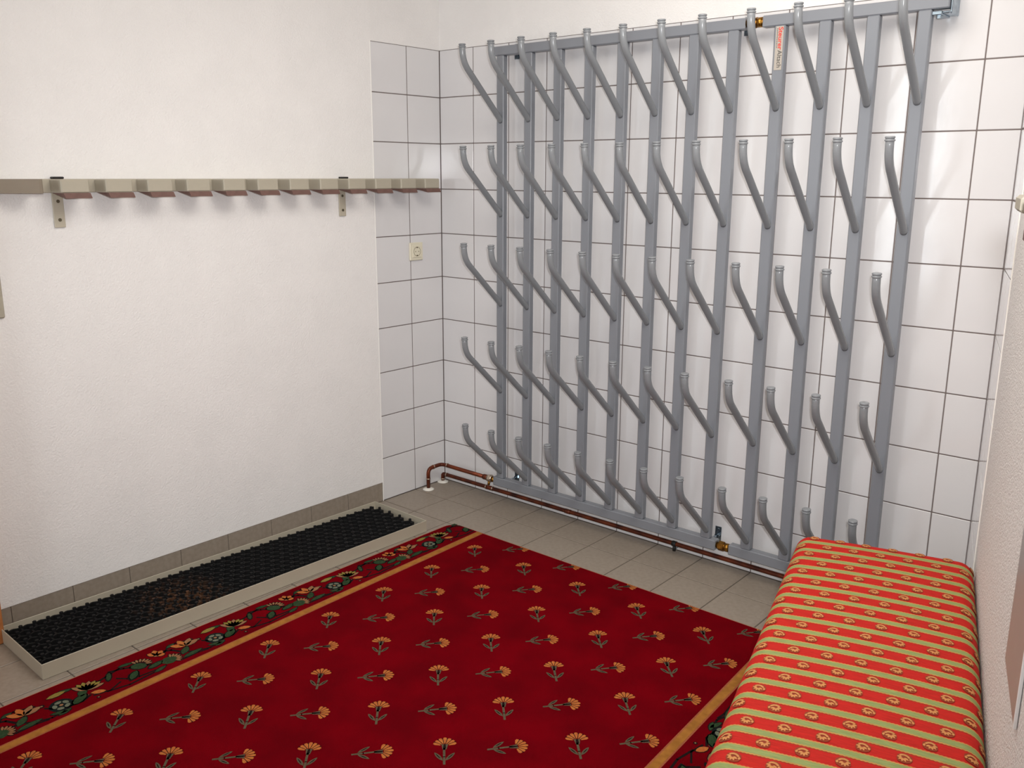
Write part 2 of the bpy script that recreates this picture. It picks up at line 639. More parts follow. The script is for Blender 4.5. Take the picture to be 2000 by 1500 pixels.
# pegs
TIP = Vector((0.0115, -0.2376, 0.270))
path = fillet([(0, 0, 0), (TIP.x * 0.95, TIP.y + 0.004, 0.206), (TIP.x, TIP.y, TIP.z)], 0.042, 8)
b = MB()
b.tube([Vector((0, 0.006, -0.005))] + path[0:1] + path[1:], 0.0122, 14, 'peg')
pg = b.build('peg'); peg_me = pg.data; bpy.data.objects.remove(pg)
b = MB()
d = (path[-1] - path[-2]).normalized()
e0 = path[-1] - d * 0.012
b.tube([e0, e0 + d * 0.0015, e0 + d * 0.0045, e0 + d * 0.006], 0.0145, 14, 'peg', radii=[0.0122, 0.0146, 0.0146, 0.0125])
b.tube([e0 + d * 0.008, e0 + d * 0.0095, e0 + d * 0.013, e0 + d * 0.0145], 0.0145, 14, 'peg', radii=[0.0122, 0.0140, 0.0140, 0.0115])
cp = b.build('end_collar'); cap_me = cp.data; bpy.data.objects.remove(cp)
ROWS = [1.6873, 1.3045, 0.9223, 0.5347, 0.1585]
for z in ROWS:
    for x in PX:
        p = rk(link('peg', peg_me, None, (x + 0.0035, DF, z)))
        link('end_collar', cap_me, p)


def hexnut(b, x0, x1, y, z, r, m):
    poly = [(y + r * math.cos(PI / 3 * k + 0.3), z + r * math.sin(PI / 3 * k + 0.3)) for k in range(6)]
    b.prism(poly, 0, x0, x1, m)


for z in (1.959, 0.102):
    b = MB()
    b.tube([(1.506, -0.064, z), (1.576, -0.064, z)], 0.0125, 12, 'brass')
    hexnut(b, 1.524, 1.545, -0.064, z, 0.0185, 'brass')
    b.tube([(1.549, -0.064, z), (1.566, -0.064, z)], 0.0160, 12, 'brass')
    o = rk(b.build('coupling'))
    o['label'] = 'brass pipe coupling'


def bracket(x, z0, z1, zr):
    b = MB()
    b.cbox(x - 0.013, x + 0.013, -0.004, -0.0005, z0, z1, 0.001, 'zinc')
    b.tube([(x, -0.001, zr), (x, -0.050, zr)], 0.005, 8, 'zinc')
    b.prism([(x + 0.010 * math.cos(PI / 3 * k), zr + 0.010 * math.sin(PI / 3 * k)) for k in range(6)], 1, -0.014, -0.004, 'zinc')
    b.tube([(x, -0.003, (z1 - 0.012 if z1 < 1 else z0 + 0.012)), (x, -0.0065, (z1 - 0.012 if z1 < 1 else z0 + 0.012))], 0.006, 8, 'zinc')
    o = rk(b.build('wall_bracket'))
    o['label'] = 'shiny zinc wall bracket'


bracket(0.468, 0.075, 0.152, 0.116)
bracket(1.486, 0.075, 0.150, 0.116)
bracket(0.455, 1.930, 1.99, 1.958)
bracket(1.483, 1.930, 1.99, 1.958)
b = MB()
b.cbox(2.100, 2.128, -0.082, -0.0005, 1.922, 1.934, 0.002, 'zinc')
b.cbox(2.146, 2.152, -0.070, -0.0005, 1.925, 1.985, 0.002, 'zinc')
b.cbox(2.128, 2.150, -0.080, -0.0005, 1.926, 1.932, 0.002, 'zinc')
b.prism([(2.118 + 0.009 * math.cos(PI / 3 * k), -0.066 + 0.009 * math.sin(PI / 3 * k)) for k in range(6)], 2, 1.914, 1.923, 'zinc')
o = rk(b.build('wall_bracket'))
o['label'] = 'shiny zinc end bracket'

# sticker with lettering, reading downwards
stk = rk(box('sticker', 1.622, 1.648, DF - 0.0006, DF - 0.0001, 1.803, 1.938, 'sticker', None))
stk['label'] = 'silver sticker with red and black lettering'


def letters(name, text, size, m, x, z, stretch=1.0, bold=0.0):
    cu = bpy.data.curves.new(name, 'FONT')
    cu.body = text
    cu.size = size
    cu.extrude = 0.0001
    cu.offset = bold
    cu.align_x = 'LEFT'
    t = bpy.data.objects.new(name, cu)
    COL.objects.link(t)
    bpy.context.view_layer.update()
    me = bpy.data.meshes.new_from_object(t.evaluated_get(bpy.context.evaluated_depsgraph_get()))
    wid = max(v.co.x for v in me.vertices)
    bpy.data.objects.remove(t)
    # text x -> down (-z), text y -> +x, normal -> -y
    for v in me.vertices:
        tx, ty, tz = v.co
        v.co = (ty, -tz, -tx * stretch)
    me.materials.clear()
    me.materials.append(M[m])
    o = link(name, me)
    o.parent = stk
    o.location = Vector((x, DF - 0.0008, z)) 
    return wid * stretch


L1 = letters('red_lettering', 'Steurer', 0.0215, 'ink_red', 1.6315, 1.935, 1.06, 0.0004)
letters('black_lettering', 'Altach', 0.0215, 'ink_dark', 1.6315, 1.935 - L1 - 0.001, 0.98, 0.0)
b = MB()
z = 1.932
while z > 1.872:
    w = random.uniform(0.002, 0.005)
    b.box(1.6262, 1.6282, DF - 0.0009, DF - 0.0006, z - w, z, 'ink_dark')
    z -= w + 0.0016
o = b.build('small_print', stk)

# ------------------------------------------------------------------ copper pipes
def ring(b, p, d, r, m='solder'):
    p, d = Vector(p), Vector(d)
    b.tube([p - d * 0.0025, p + d * 0.0025], r, 12, m)


def rosette(x, y):
    b = MB()
    b.tube([(x, y, 0.0002), (x, y, 0.004), (x, y, 0.009), (x, y, 0.010)], 0.02, 20, 'white_plastic', radii=[0.0270, 0.0270, 0.0160, 0.0115])
    return b


PZ, PYF = 0.1040, -0.065
pipe = tag(empty('copper_pipe', (0.05, -0.162, 0)), 'dark copper pipe bending over from the outer white floor rosette to the rack valve', 'pipe')
b = MB()
L0 = Vector(pipe.location)
pth = [Vector(p) - L0 for p in fillet([(0.05, -0.162, 0.004), (0.05, -0.162, PZ), (0.045, PYF - 0.002, PZ), (0.345, PYF, 0.1015)], 0.028, 6)]
b.tube(pth, 0.0092, 12, 'copper')
b.build('tube', pipe)
for p, d in (((0.05, -0.162, 0.055), (0, 0, 1)), ((0.0480, -0.126, PZ), (0, 1, 0)), ((0.082, PYF, PZ), (1, 0, 0))):
    b = MB()
    ring(b, Vector(p) - L0, d, 0.0112)
    b.build('solder_joint', pipe)
ro = rosette(0, 0).build('floor_rosette', pipe)
ro['label'] = 'round white plastic floor rosette'
b = MB()
b.tube([Vector(p) - L0 for p in ((0.318, PYF, 0.1018), (0.345, PYF, 0.1016))], 0.0125, 12, 'copper')
b.tube([Vector(p) - L0 for p in ((0.345, PYF, 0.1016), (0.372, PYF, 0.1015))], 0.0155, 12, 'solder')
b.prism([(-0.162 * 0 + PYF - L0.y + 0.018 * math.cos(PI / 3 * k), 0.1015 + 0.018 * math.sin(PI / 3 * k)) for k in range(6)], 0, 0.352 - L0.x, 0.366 - L0.x, 'solder')
b.tube([Vector(p) - L0 for p in ((0.372, PYF, 0.1015), (0.3868, PYF, 0.1015))], 0.0125, 12, 'brass')
b.tube([Vector(p) - L0 for p in ((0.358, PYF - 0.006, 0.09), (0.358, PYF - 0.010, 0.072))], 0.006, 10, 'brass')
o = b.build('union_nut', pipe)
o['label'] = 'brass and nickel union nut'

pipe2 = tag(empty('copper_pipe', (0.024, -0.039, 0)), 'long reddish copper pipe running low along the tiled wall under the rack', 'pipe')
L0 = Vector(pipe2.location)
PY2, PZ2 = -0.040, 0.043
b = MB()
pth = fillet([(0.024, -0.039, 0.004), (0.024, -0.039, PZ2), (2.165, PY2, PZ2), (2.165, PY2 - 0.02, 0.100), (2.1475, -0.064, 0.102)], 0.012, 6)
b.tube([p - L0 for p in pth], 0.0090, 12, 'copper')
b.build('tube', pipe2)
for p, d in (((0.024, -0.039, 0.018), (0, 0, 1)), ((0.052, PY2, PZ2), (1, 0, 0)), ((0.312, PY2, PZ2), (1, 0, 0)), ((0.352, PY2, PZ2), (1, 0, 0))):
    b = MB()
    ring(b, Vector(p) - L0, d, 0.0108)
    b.build('solder_joint', pipe2)
for xa, xb in ((0.315, 0.349), (0.775, 0.805)):
    b = MB()
    b.tube([Vector((xa, PY2, PZ2)) - L0, Vector((xb, PY2, PZ2)) - L0], 0.0103, 12, 'copper')
    b.build('sleeve', pipe2)
ro = rosette(0, 0).build('floor_rosette', pipe2)
ro['label'] = 'round white plastic floor rosette'
b = MB()
b.tube([Vector((1.310, PY2, PZ2)) - L0, Vector((1.328, PY2, PZ2)) - L0], 0.0112, 12, 'black')
b.tube([Vector((1.319, PY2, PZ2 - 0.008)) - L0, Vector((1.319, PY2, PZ2 - 0.030)) - L0], 0.007, 8, 'black')
b.tube([Vector((1.319, PY2, PZ2 - 0.022)) - L0, Vector((1.319, -0.0005, PZ2 - 0.022)) - L0], 0.004, 8, 'zinc')
o = b.build('pipe_clip', pipe2)
o['label'] = 'small black pipe clip'

# ------------------------------------------------------------------ socket and switch
sock = tag(empty('power_socket', (0, -0.170, 1.127)), 'ivory wall socket on the white tiles beside the room corner', 'socket')
b = MB()
b.cbox(0.0002, 0.009, -0.040, 0.040, -0.040, 0.040, 0.003, 'ivory')
b.build('cover_frame', sock)
b = MB()
b.cbox(0.007, 0.0125, -0.027, 0.027, -0.027, 0.027, 0.0015, 'ivory')
ins = b.build('socket_insert', sock)
b = MB()
n = 24
outer = [(0.0127, 0.0215 * math.cos(2 * PI * k / n), 0.0215 * math.sin(2 * PI * k / n)) for k in range(n)]
inner = [(0.0127, 0.0190 * math.cos(2 * PI * k / n), 0.0190 * math.sin(2 * PI * k / n)) for k in range(n)]
b.add(outer + inner, [(k, (k + 1) % n, n + (k + 1) % n, n + k) for k in range(n)], 'ivory_shade')
for sy in (-0.0095, 0.0095):
    b.add([(0.0128, sy + 0.0028 * math.cos(2 * PI * k / 10), 0.0028 * math.sin(2 * PI * k / 10)) for k in range(10)], [tuple(range(10))], 'ivory_shade')
b.box(0.0126, 0.0142, -0.003, 0.003, 0.0155, 0.0200, 'hole')
b.box(0.0126, 0.0142, -0.003, 0.003, -0.0200, -0.0155, 'hole')
b.build('contact_recess', sock)

sw = tag(empty('light_switch', (0.0045, -1.9585, 1.105)), 'beige rounded switch plate cut off by the left edge of the picture', 'switch')
b = MB()
b.cbox(0, 0.010, -0.041, 0.041, -0.076, 0.076, 0.004, 'rackblock')
b.build('cover_plate', sw)
box('rocker', 0.009, 0.014, -0.026, 0.026, -0.030, 0.030, 'ivory', sw, c=0.002)

# ------------------------------------------------------------------ ski racks
def ski_rack(root, n, first_wedge, brackets, y_right, under=False):
    """local x = out of the wall, local y along it; teeth at pitch 0.1405 going -y from y_right"""
    Lr = 0.100
    zt, zb = 0.021, -0.021
    P = 0.1405
    wtooth = 0.0880
    ylast = y_right - P * (n - 1) - wtooth
    lo = ylast - (0.17 if first_wedge else 0.0)
    bb = MB()
    bb.cbox(0.0005, 0.022, lo, y_right, zb, zt, 0.002, 'rackblock')
    bb.build('back_bar', root)
    b = MB()
    b.cbox(0.020, Lr, -wtooth, 0, 0.002 if under else zb, zt, 0.0035, 'rackblock')
    t0 = b.build('tooth'); tme = t0.data; bpy.data.objects.remove(t0)
    b = MB()
    vs = [(0.022, -wtooth + 0.004, zb), (0.022, 0.010, zb), (Lr - 0.001, -wtooth + 0.006, zb), (Lr - 0.001, 0.001, zb),
          (0.030, -wtooth + 0.008, zb - 0.003), (0.030, 0.010, zb - 0.003), (Lr + 0.0015, -wtooth + 0.012, zb - 0.0165), (Lr + 0.0015, 0.006, zb - 0.0165)]
    b.add(vs, [(0, 1, 3, 2), (4, 6, 7, 5), (0, 4, 5, 1), (2, 3, 7, 6), (0, 2, 6, 4), (1, 5, 7, 3)], 'sole')
    if under:
        b = MB()
        b.cbox(0.021, Lr - 0.012, -wtooth + 0.004, -0.004, zb - 0.016, 0.0018, 0.006, 'sole')
    s0 = b.build('wooden_sole'); sme = s0.data; bpy.data.objects.remove(s0)
    for k in range(n):
        y = y_right - P * k
        t = link('tooth', tme, root, (0, y, 0))
        link('wooden_sole', sme, t)
    if first_wedge:
        y = y_right - P * n
        b = MB()
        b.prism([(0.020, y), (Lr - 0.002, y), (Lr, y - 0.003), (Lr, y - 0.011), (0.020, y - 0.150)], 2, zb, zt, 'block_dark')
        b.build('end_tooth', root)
        t = root.children[-1]
        b = MB()
        b.add([(0.022, y - 0.144, zb), (0.022, y + 0.004, zb), (Lr - 0.001, y - 0.011, zb), (Lr - 0.001, y, zb),
               (0.026, y - 0.140, zb - 0.003), (0.03, y + 0.006, zb - 0.003), (Lr, y - 0.010, zb - 0.0165), (Lr, y + 0.006, zb - 0.0165)],
              [(0, 1, 3, 2), (4, 6, 7, 5), (0, 4, 5, 1), (2, 3, 7, 6), (0, 2, 6, 4), (1, 5, 7, 3)], 'sole')
        b.build('wooden_sole', t)
    for y in brackets:
        b = MB()
        b.cbox(0.0005, 0.0060, y - 0.017, y + 0.017, -0.130, zb, 0.0012, 'bracket')
        o = b.build('wall_bracket', root)
        b = MB()
        for z in (-0.048, -0.106):
            b.tube([(0.005, y, z), (0.0075, y, z)], 0.0055, 10, 'hole')
        b.build('screw_head', o)
        b = MB()
        b.cbox(0.004, 0.030, y - 0.017, y + 0.017, zt, zt + 0.007, 0.0025, 'black')
        b.build('rubber_cap', o)


sr = tag(empty('ski_rack', (0.0052, 0, 1.427)), 'beige comb-shaped ski rack rail along the left plaster wall', 'rack')
ski_rack(sr, 12, True, (-1.721, -0.583), -0.1137)
# the matching rail on the right wall
sr2 = tag(empty('ski_rack', (0, 0, 1.427)), 'beige comb-shaped ski rack end at the right edge of the picture above the bench', 'rack')
TD = Vector((math.sin(RA), -math.cos(RA), 0))
NI = Vector((-math.cos(RA), -math.sin(RA), 0))
o0 = Vector((RX, 0, 1.427)) + TD * 1.80 + NI * 0.0024
sr2.location = o0
# local x -> NI (into the room), local y -> -TD
sr2.matrix_world = Matrix(((NI.x, -TD.x, 0, o0.x), (NI.y, -TD.y, 0, o0.y), (0, 0, 1, o0.z), (0, 0, 0, 1)))
ski_rack(sr2, 10, False, (-0.10, -0.75), 0.0, True)

# notice board on the right wall
bd = empty('notice_board', tuple(Vector((RX, 0, 0)) + TD * 1.545 + NI * 0.0024 + Vector((0, 0, 0.67))), -(PI / 2 - RA))
tag(bd, 'thin grey notice sheet with white edge hanging on the right wall', 'notice')
box('sheet', -0.110, 0.108, -0.0045, -0.0003, 0.0, 0.31, 'board', bd, c=0.0008)
b = MB()
b.cbox(0.108, 0.113, -0.0055, -0.0003, -0.001, 0.311, 0.001, 'board_edge')
b.build('edge_strip', bd)

# ------------------------------------------------------------------ boot tray and rubber mat
TR = math.radians(1.45)
tray = tag(empty('boot_tray', (0.228, -1.295, 0.0)), 'long grey-beige sheet metal boot tray on the floor along the skirting', 'tray')
tray.rotation_euler.z = -TR
TL, TW, TT = 0.7715, 0.168, 0.050
b = MB()
b.box(-TW + 0.004, TW - 0.003, -TL + 0.003, TL - 0.003, 0.0004, 0.004, 'tray')
b.build('tray_floor', tray)


def lip(x0, x1, y0, y1):
    b = MB()
    b.cbox(x0, x1, y0, y1, 0.0004, TT, 0.001, 'tray')
    return b.build('rim', tray)


lip(TW - 0.003, TW, -TL, TL)
lip(-TW, -TW + 0.003, -TL, TL)
lip(-TW + 0.003, TW - 0.003, TL - 0.003, TL)
lip(-TW + 0.003, TW - 0.003, -TL, -TL + 0.003)

rm = empty('honeycomb_mat', (0.228, -1.295, 0.0042))
rm.rotation_euler.z = -TR
tag(rm, 'black rubber honeycomb drip mat lying inside the boot tray', 'mat')
# hexagonal cells: rows run along y with the stud pitch seen in the photo
b = MB()
PITCH = 0.0425
x0m, x1m = -0.150, 0.149
nrow = 9
dx = (x1m - x0m) / nrow
hw, hh = 0.0028, 0.030
NY = int(2 * (TL - 0.016) / PITCH)
ys = -TL + 0.012


def wallseg(b, p, q, w, z0, z1):
    p, q = Vector(p), Vector(q)
    d = (q - p).normalized()
    n = Vector((-d.y, d.x)) * w
    P = [p - n, q - n, q + n, p + n]
    vs = [(a.x, a.y, z0) for a in P] + [(a.x, a.y, z1) for a in P]
    b.add(vs, [(4, 5, 6, 7), (0, 1, 5, 4), (2, 3, 7, 6), (3, 0, 4, 7), (1, 2, 6, 5)], 'rubber')


studs = MB()
for i in range(nrow + 1):
    for j in range(NY + 1):
        off = 0.5 * (i % 2)
        y = ys + (j + off) * PITCH
        if y > TL - 0.012:
            continue
        x = x0m + i * dx
        # zig-zag node pair
        a = (x - dx * 0.16, y - PITCH * 0.5)
        c = (x + dx * 0.16, y)
        e = (x - dx * 0.16, y + PITCH * 0.5)
        if y - PITCH * 0.5 >= ys - 0.001:
            wallseg(b, a, c, hw, 0.0, hh)
        if y + PITCH * 0.5 <= TL - 0.008:
            wallseg(b, c, e, hw, 0.0, hh)
        if i < nrow:
            wallseg(b, c, (x + dx * 0.84, y), hw, 0.0, hh)
        k = len(studs.v)
        poly = [(c[0] + 0.0062 * math.cos(PI / 3 * q), c[1] + 0.0062 * math.sin(PI / 3 * q)) for q in range(6)]
        studs.prism(poly, 2, hh - 0.004, hh + 0.008, 'rubber')
b.box(x0m - 0.002, x1m + 0.002, ys, TL - 0.012, 0.0, 0.004, 'rubber')
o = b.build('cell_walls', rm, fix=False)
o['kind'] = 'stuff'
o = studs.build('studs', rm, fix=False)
o['kind'] = 'stuff'

# ------------------------------------------------------------------ carpet
CT = 0.008


def cmap(u, v):
    """pattern coordinates (u across, v towards the camera) -> floor"""
    s = 0.021 + 0.022 * (u - 0.6)
    return (u + s * (v - 0.42), -v)


XL, XR = 0.440, 2.105
YF, YN = 0.397, 2.62
carpet = MB()


def cface(pts, m, z):
    carpet.add([(x, y, z) for x, y in pts], [tuple(range(len(pts)))], m)


# outline with rounded far corners
def outline(inset):
    r = 0.055 - inset
    xl, xr, yf, yn = XL + inset, XR - inset, YF + inset, YN - inset
    pts = []
    for k in range(7):
        a = PI - k * PI / 12
        pts.append((xl + r + r * math.cos(a), -(yf + r) + r * math.sin(a)))
    for k in range(7):
        a = PI / 2 - k * PI / 12
        pts.append((xr - r + r * math.cos(a), -(yf + r) + r * math.sin(a)))
    pts += [(xr, -yn), (xl, -yn)]
    return pts


OA, OB = outline(0.0), outline(0.006)
n = len(OA)
carpet.add([(x, y, 0.0005) for x, y in OA] + [(x, y, CT - 0.002) for x, y in OA] + [(x, y, CT) for x, y in OB],
           [(k, (k + 1) % n, n + (k + 1) % n, n + k) for k in range(n)] +
           [(n + k, n + (k + 1) % n, 2 * n + (k + 1) % n, 2 * n + k) for k in range(n)], 'binding')
cface(OB, 'pile', CT)


def clip_ok(x, y):
    return XL + 0.006 < x < XR - 0.006 and -YN < y < -YF - 0.006


def cpoly(pts, m, z):
    """clip against the carpet rectangle"""
    def clip(P, f):
        out = []
        for i in range(len(P)):
            a, c = P[i], P[(i + 1) % len(P)]
            fa, fc = f(a), f(c)
            if fa >= 0:
                out.append(a)
            if fa * fc < 0:
                t = fa / (fa - fc)
                out.append((a[0] + (c[0] - a[0]) * t, a[1] + (c[1] - a[1]) * t))
        return out
    P = pts
    for f in (lambda p: p[0] - XL - 0.006, lambda p: XR - 0.006 - p[0], lambda p: -YF - 0.006 - p[1], lambda p: p[1] + YN - 0.006):
        P = clip(P, f)
        if len(P) < 3:
            return
    cface(P, m, z)


Z1, Z2, Z3 = CT + 0.0003, CT + 0.0006, CT + 0.0009
# gold stripes
for uc in (0.606, 1.925):
    for (w, m, z) in ((0.0165, 'gold_edge', Z1), (0.0115, 'gold', Z2)):
        for k in range(24):
            v0 = YF + (YN - YF) * k / 24
            v1 = YF + (YN - YF) * (k + 1) / 24
            cpoly([cmap(uc - w, v0), cmap(uc + w, v0), cmap(uc + w, v1), cmap(uc - w, v1)], m, z)


def ell(cx, cy, a, bb, ang, n=9):
    c, s = math.cos(ang), math.sin(ang)
    return [(cx + a * math.cos(t) * c - bb * math.sin(t) * s, cy + a * math.cos(t) * s + bb * math.sin(t) * c)
            for t in [2 * PI * k / n for k in range(n)]]


def leafshape(x0, y0, x1, y1, w):
    d = Vector((x1 - x0, y1 - y0)); L = d.length; d /= L
    nn = Vector((-d.y, d.x))
    p = Vector((x0, y0))
    prof = [(0, 0), (0.25, 0.8), (0.55, 1.0), (0.85, 0.6), (1, 0)]
    a = [p + d * L * t + nn * w * h for t, h in prof]
    bq = [p + d * L * t - nn * w * h for t, h in prof[1:-1]]
    return [tuple(q) for q in a] + [tuple(q) for q in bq[::-1]]


def stroke(pts, w):
    out = []
    for i in range(len(pts) - 1):
        a, c = Vector(pts[i]), Vector(pts[i + 1])
        d = (c - a).normalized()
        nn = Vector((-d.y, d.x)) * w
        a = a - d * w * 0.5; c = c + d * w * 0.5
        out.append([tuple(a - nn), tuple(c - nn), tuple(c + nn), tuple(a + nn)])
    return out


def carnation(cx, cy, ang, sc=1.0):
    """local y = up the stem, length 0.12, centre at (cx, cy) world"""
    c, s = math.cos(ang - PI / 2), math.sin(ang - PI / 2)

    def T(P):
        return [(cx + sc * (x * c - y * s), cy + sc * (x * s + y * c)) for x, y in P]
    for q in stroke([(0.001, -0.060), (0.000, -0.03), (-0.001, 0.0), (0.0, 0.018)], 0.0032):
        cpoly(T(q), 'stem', Z1)
    for (x1, y1) in ((-0.026, -0.012), (0.027, -0.014)):
        cpoly(T(leafshape(0.0 + x1 * 0.12, -0.046, x1, y1, 0.0055)), 'stem', Z2)
        cpoly(T(leafshape(x1 * 0.35, -0.038, x1 * 0.85, y1 - 0.006, 0.0016)), 'outline', Z3)
    cpoly(T([(-0.005, 0.0), (0.005, 0.0), (0.009, 0.022), (-0.009, 0.022)]), 'stem', Z1)
    cpoly(T([(-0.004, 0.006), (0.004, 0.006), (0.0015, 0.022), (-0.0015, 0.022)]), 'outline', Z3)
    # fan of petals
    for k in range(7):
        a = PI / 2 + (k - 3) * 0.385
        r0, r1 = 0.012, 0.038 - 0.0018 * abs(k - 3)
        x0, y0 = r0 * math.cos(a), 0.014 + r0 * math.sin(a) * 0.9
        x1, y1 = r1 * math.cos(a), 0.014 + r1 * math.sin(a) * 0.95
        d = Vector((x1 - x0, y1 - y0)).normalized()
        nn = Vector((-d.y, d.x))
        p, q = Vector((x0, y0)), Vector((x1, y1))
        cpoly(T([tuple(p - nn * 0.0020), tuple(p + nn * 0.0020), tuple(q + nn * 0.0054 - d * 0.006), tuple(q + nn * 0.0030),
                 tuple(q - nn * 0.0030), tuple(q - nn * 0.0054 - d * 0.006)]), 'petal', Z2)
    for k in range(6):
        a = PI / 2 + (k - 2.5) * 0.385
        p = Vector((0.012 * math.cos(a), 0.014 + 0.012 * math.sin(a)))
        q = Vector((0.036 * math.cos(a), 0.014 + 0.034 * math.sin(a)))
        for st in stroke([tuple(p), tuple(q)], 0.0009):
            cpoly(T(st), 'outline', Z3)


for i in range(5):
    for j in range(-1, 10):
        u, v = 0.708 + 0.2545 * i, 0.550 + 0.2455 * j
        x, y = cmap(u, v)
        if YF - 0.05 < v < YN:
            carnation(x, y, math.radians(133))
        u, v = 0.832 + 0.2545 * i, 0.6765 + 0.2455 * j
        x, y = cmap(u, v)
        if i < 5 and v < YN:
            if u < 1.90:
                carnation(x, y, math.radians(50), 0.97)


LEAF = leafshape
ELL = ell


# border motifs; local: x across (0 outer edge .. 0.15 gold side), y along, unit 0.490
def border(T):
    def P(poly, m, z):
        cpoly([T(x, y) for x, y in poly], m, z)

    def leafshape(x0, y0, x1, y1, w, f=LEAF):
        d = Vector((x1 - x0, y1 - y0)).normalized() * 0.003
        P(f(x0 - d.x, y0 - d.y, x1 + d.x, y1 + d.y, w + 0.0046), 'outline', CT + 0.00045)
        return f(x0, y0, x1, y1, w * 1.25)

    def ell(cx, cy, a, bb, ang, n=9, f=ELL):
        return f(cx, cy, a * 1.18, bb * 1.22, ang, n)

    def vine(pts, w=0.0022, m='outline'):
        for q in stroke(pts, w * 1.6):
            P(q, m, Z1)
    vine([(0.10, 0.0), (0.115, 0.03), (0.11, 0.07), (0.09, 0.10), (0.07, 0.115)])
    vine([(0.12, 0.07), (0.128, 0.12), (0.115, 0.155), (0.09, 0.19)])
    vine([(0.09, 0.19), (0.05, 0.21), (0.035, 0.24)], 0.0028)
    vine([(0.09, 0.20), (0.10, 0.25), (0.09, 0.29), (0.06, 0.31)], 0.0028)
    vine([(0.12, 0.30), (0.115, 0.35), (0.10, 0.38), (0.075, 0.40)], 0.0022)
    vine([(0.06, 0.33), (0.04, 0.36), (0.025, 0.40)], 0.0026)
    vine([(0.10, 0.40), (0.12, 0.44), (0.11, 0.485)], 0.0018)
    for (xa, ya, xb, yb) in ((0.030, 0.020, 0.022, 0.070), (0.128, 0.075, 0.112, 0.118), (0.022, -0.120, 0.030, -0.165),
                             (0.130, -0.180, 0.120, -0.222), (0.030, -0.275, 0.022, -0.305), (0.132, -0.385, 0.122, -0.425)):
        P(leafshape(xa, ya, xb, yb, 0.0055), 'leaf', Z2)
    vine([(0.026, 0.07), (0.03, 0.02), (0.05, -0.05), (0.03, -0.12), (0.026, -0.165), (0.045, -0.20)])
    vine([(0.120, -0.04), (0.134, -0.10), (0.128, -0.18), (0.118, -0.225)])
    vine([(0.05, -0.255), (0.028, -0.28), (0.022, -0.31), (0.04, -0.36)])
    # yellow bell flower with green stem leaf
    P(ell(0.098, 0.030, 0.026, 0.014, 1.05), 'outline', Z1)
    P(ell(0.098, 0.030, 0.022, 0.0105, 1.05), 'leaf', Z2)
    P(leafshape(0.090, 0.022, 0.055, 0.000, 0.010), 'leaf', Z2)
    for k in range(7):
        a = PI + 0.55 + (k - 3) * 0.34
        P(leafshape(0.070, -0.002, 0.070 + 0.048 * math.cos(a), -0.002 + 0.052 * math.sin(a), 0.0068), 'yellow' if k % 3 else 'cream', Z3)
    P(leafshape(0.092, -0.004, 0.112, -0.040, 0.008), 'petal', Z3)
    # berries
    P(ell(0.128, -0.010, 0.005, 0.005, 0), 'outline', Z2)
    P(ell(0.128, -0.010, 0.0022, 0.0022, 0), 'cream', Z3)
    # small leaf pair
    P(ell(0.050, -0.078, 0.024, 0.009, 0.5), 'outline', Z1)
    P(ell(0.050, -0.078, 0.018, 0.0055, 0.5), 'leaf', Z2)
    # green carnation bud
    P(leafshape(0.118, -0.110, 0.080, -0.150, 0.013), 'outline', Z1)
    P(leafshape(0.114, -0.114, 0.080, -0.150, 0.009), 'leaf', Z2)
    P(ell(0.062, -0.166, 0.024, 0.017, -0.9), 'outline', Z1)
    P(ell(0.062, -0.166, 0.020, 0.014, -0.9), 'leaf', Z2)
    for k in range(7):
        a = PI + 0.9 + (k - 3) * 0.36
        P(leafshape(0.058 + 0.016 * math.cos(a), -0.170 + 0.018 * math.sin(a), 0.058 + 0.034 * math.cos(a), -0.170 + 0.038 * math.sin(a), 0.0030), 'cream', Z3)
    # second green carnation
    P(ell(0.092, -0.205, 0.026, 0.011, 1.4), 'outline', Z1)
    P(ell(0.092, -0.205, 0.022, 0.0075, 1.4), 'leaf', Z2)
    P(ell(0.100, -0.245, 0.018, 0.020, 0), 'leaf', Z2)
    for k in range(7):
        a = -PI / 2 - 0.1 + (k - 3) * 0.36
        P(leafshape(0.100 + 0.014 * math.cos(a), -0.250 + 0.016 * math.sin(a), 0.100 + 0.033 * math.cos(a), -0.250 + 0.034 * math.sin(a), 0.0030), 'cream', Z3)
    # open peach flower at the outer edge
    for a, l in ((2.6, 0.030), (3.4, 0.032), (4.3, 0.030), (5.2, 0.026)):
        P(leafshape(0.045, -0.232, 0.045 + l * math.cos(a), -0.232 + l * math.sin(a), 0.008), 'petal', Z3)
    P(ell(0.045, -0.232, 0.007, 0.007, 0), 'cream', Z3)
    # peach tulip
    for a in (2.4, 3.1, 3.9, 4.5):
        P(leafshape(0.062, -0.322, 0.062 + 0.046 * math.cos(a), -0.322 + 0.050 * math.sin(a), 0.0085), 'petal' if a < 3.5 else 'cream', Z3)
    vine([(0.066, -0.322), (0.035, -0.318)], 0.0024)
    vine([(0.066, -0.322), (0.040, -0.350)], 0.0024)
    P(leafshape(0.100, -0.290, 0.068, -0.325, 0.009), 'leaf', Z2)
    P(leafshape(0.118, -0.280, 0.112, -0.350, 0.007), 'leaf', Z2)
    vine([(0.126, -0.275), (0.124, -0.33), (0.130, -0.36)])
    # dark blossom with pale rings
    cx, cy = 0.088, -0.412
    P(ell(cx, cy, 0.027, 0.027, 0, 12), 'teal', Z1)
    for k in range(5):
        a = k * 2 * PI / 5 + 0.5
        P(ell(cx + 0.017 * math.cos(a), cy + 0.017 * math.sin(a), 0.0085, 0.0055, a + PI / 2, 8), 'pale', Z2)
    P(ell(cx, cy, 0.0045, 0.0045, 0, 8), 'cream', Z3)
    P(ell(0.055, -0.372, 0.007, 0.007, 0), 'outline', Z2)
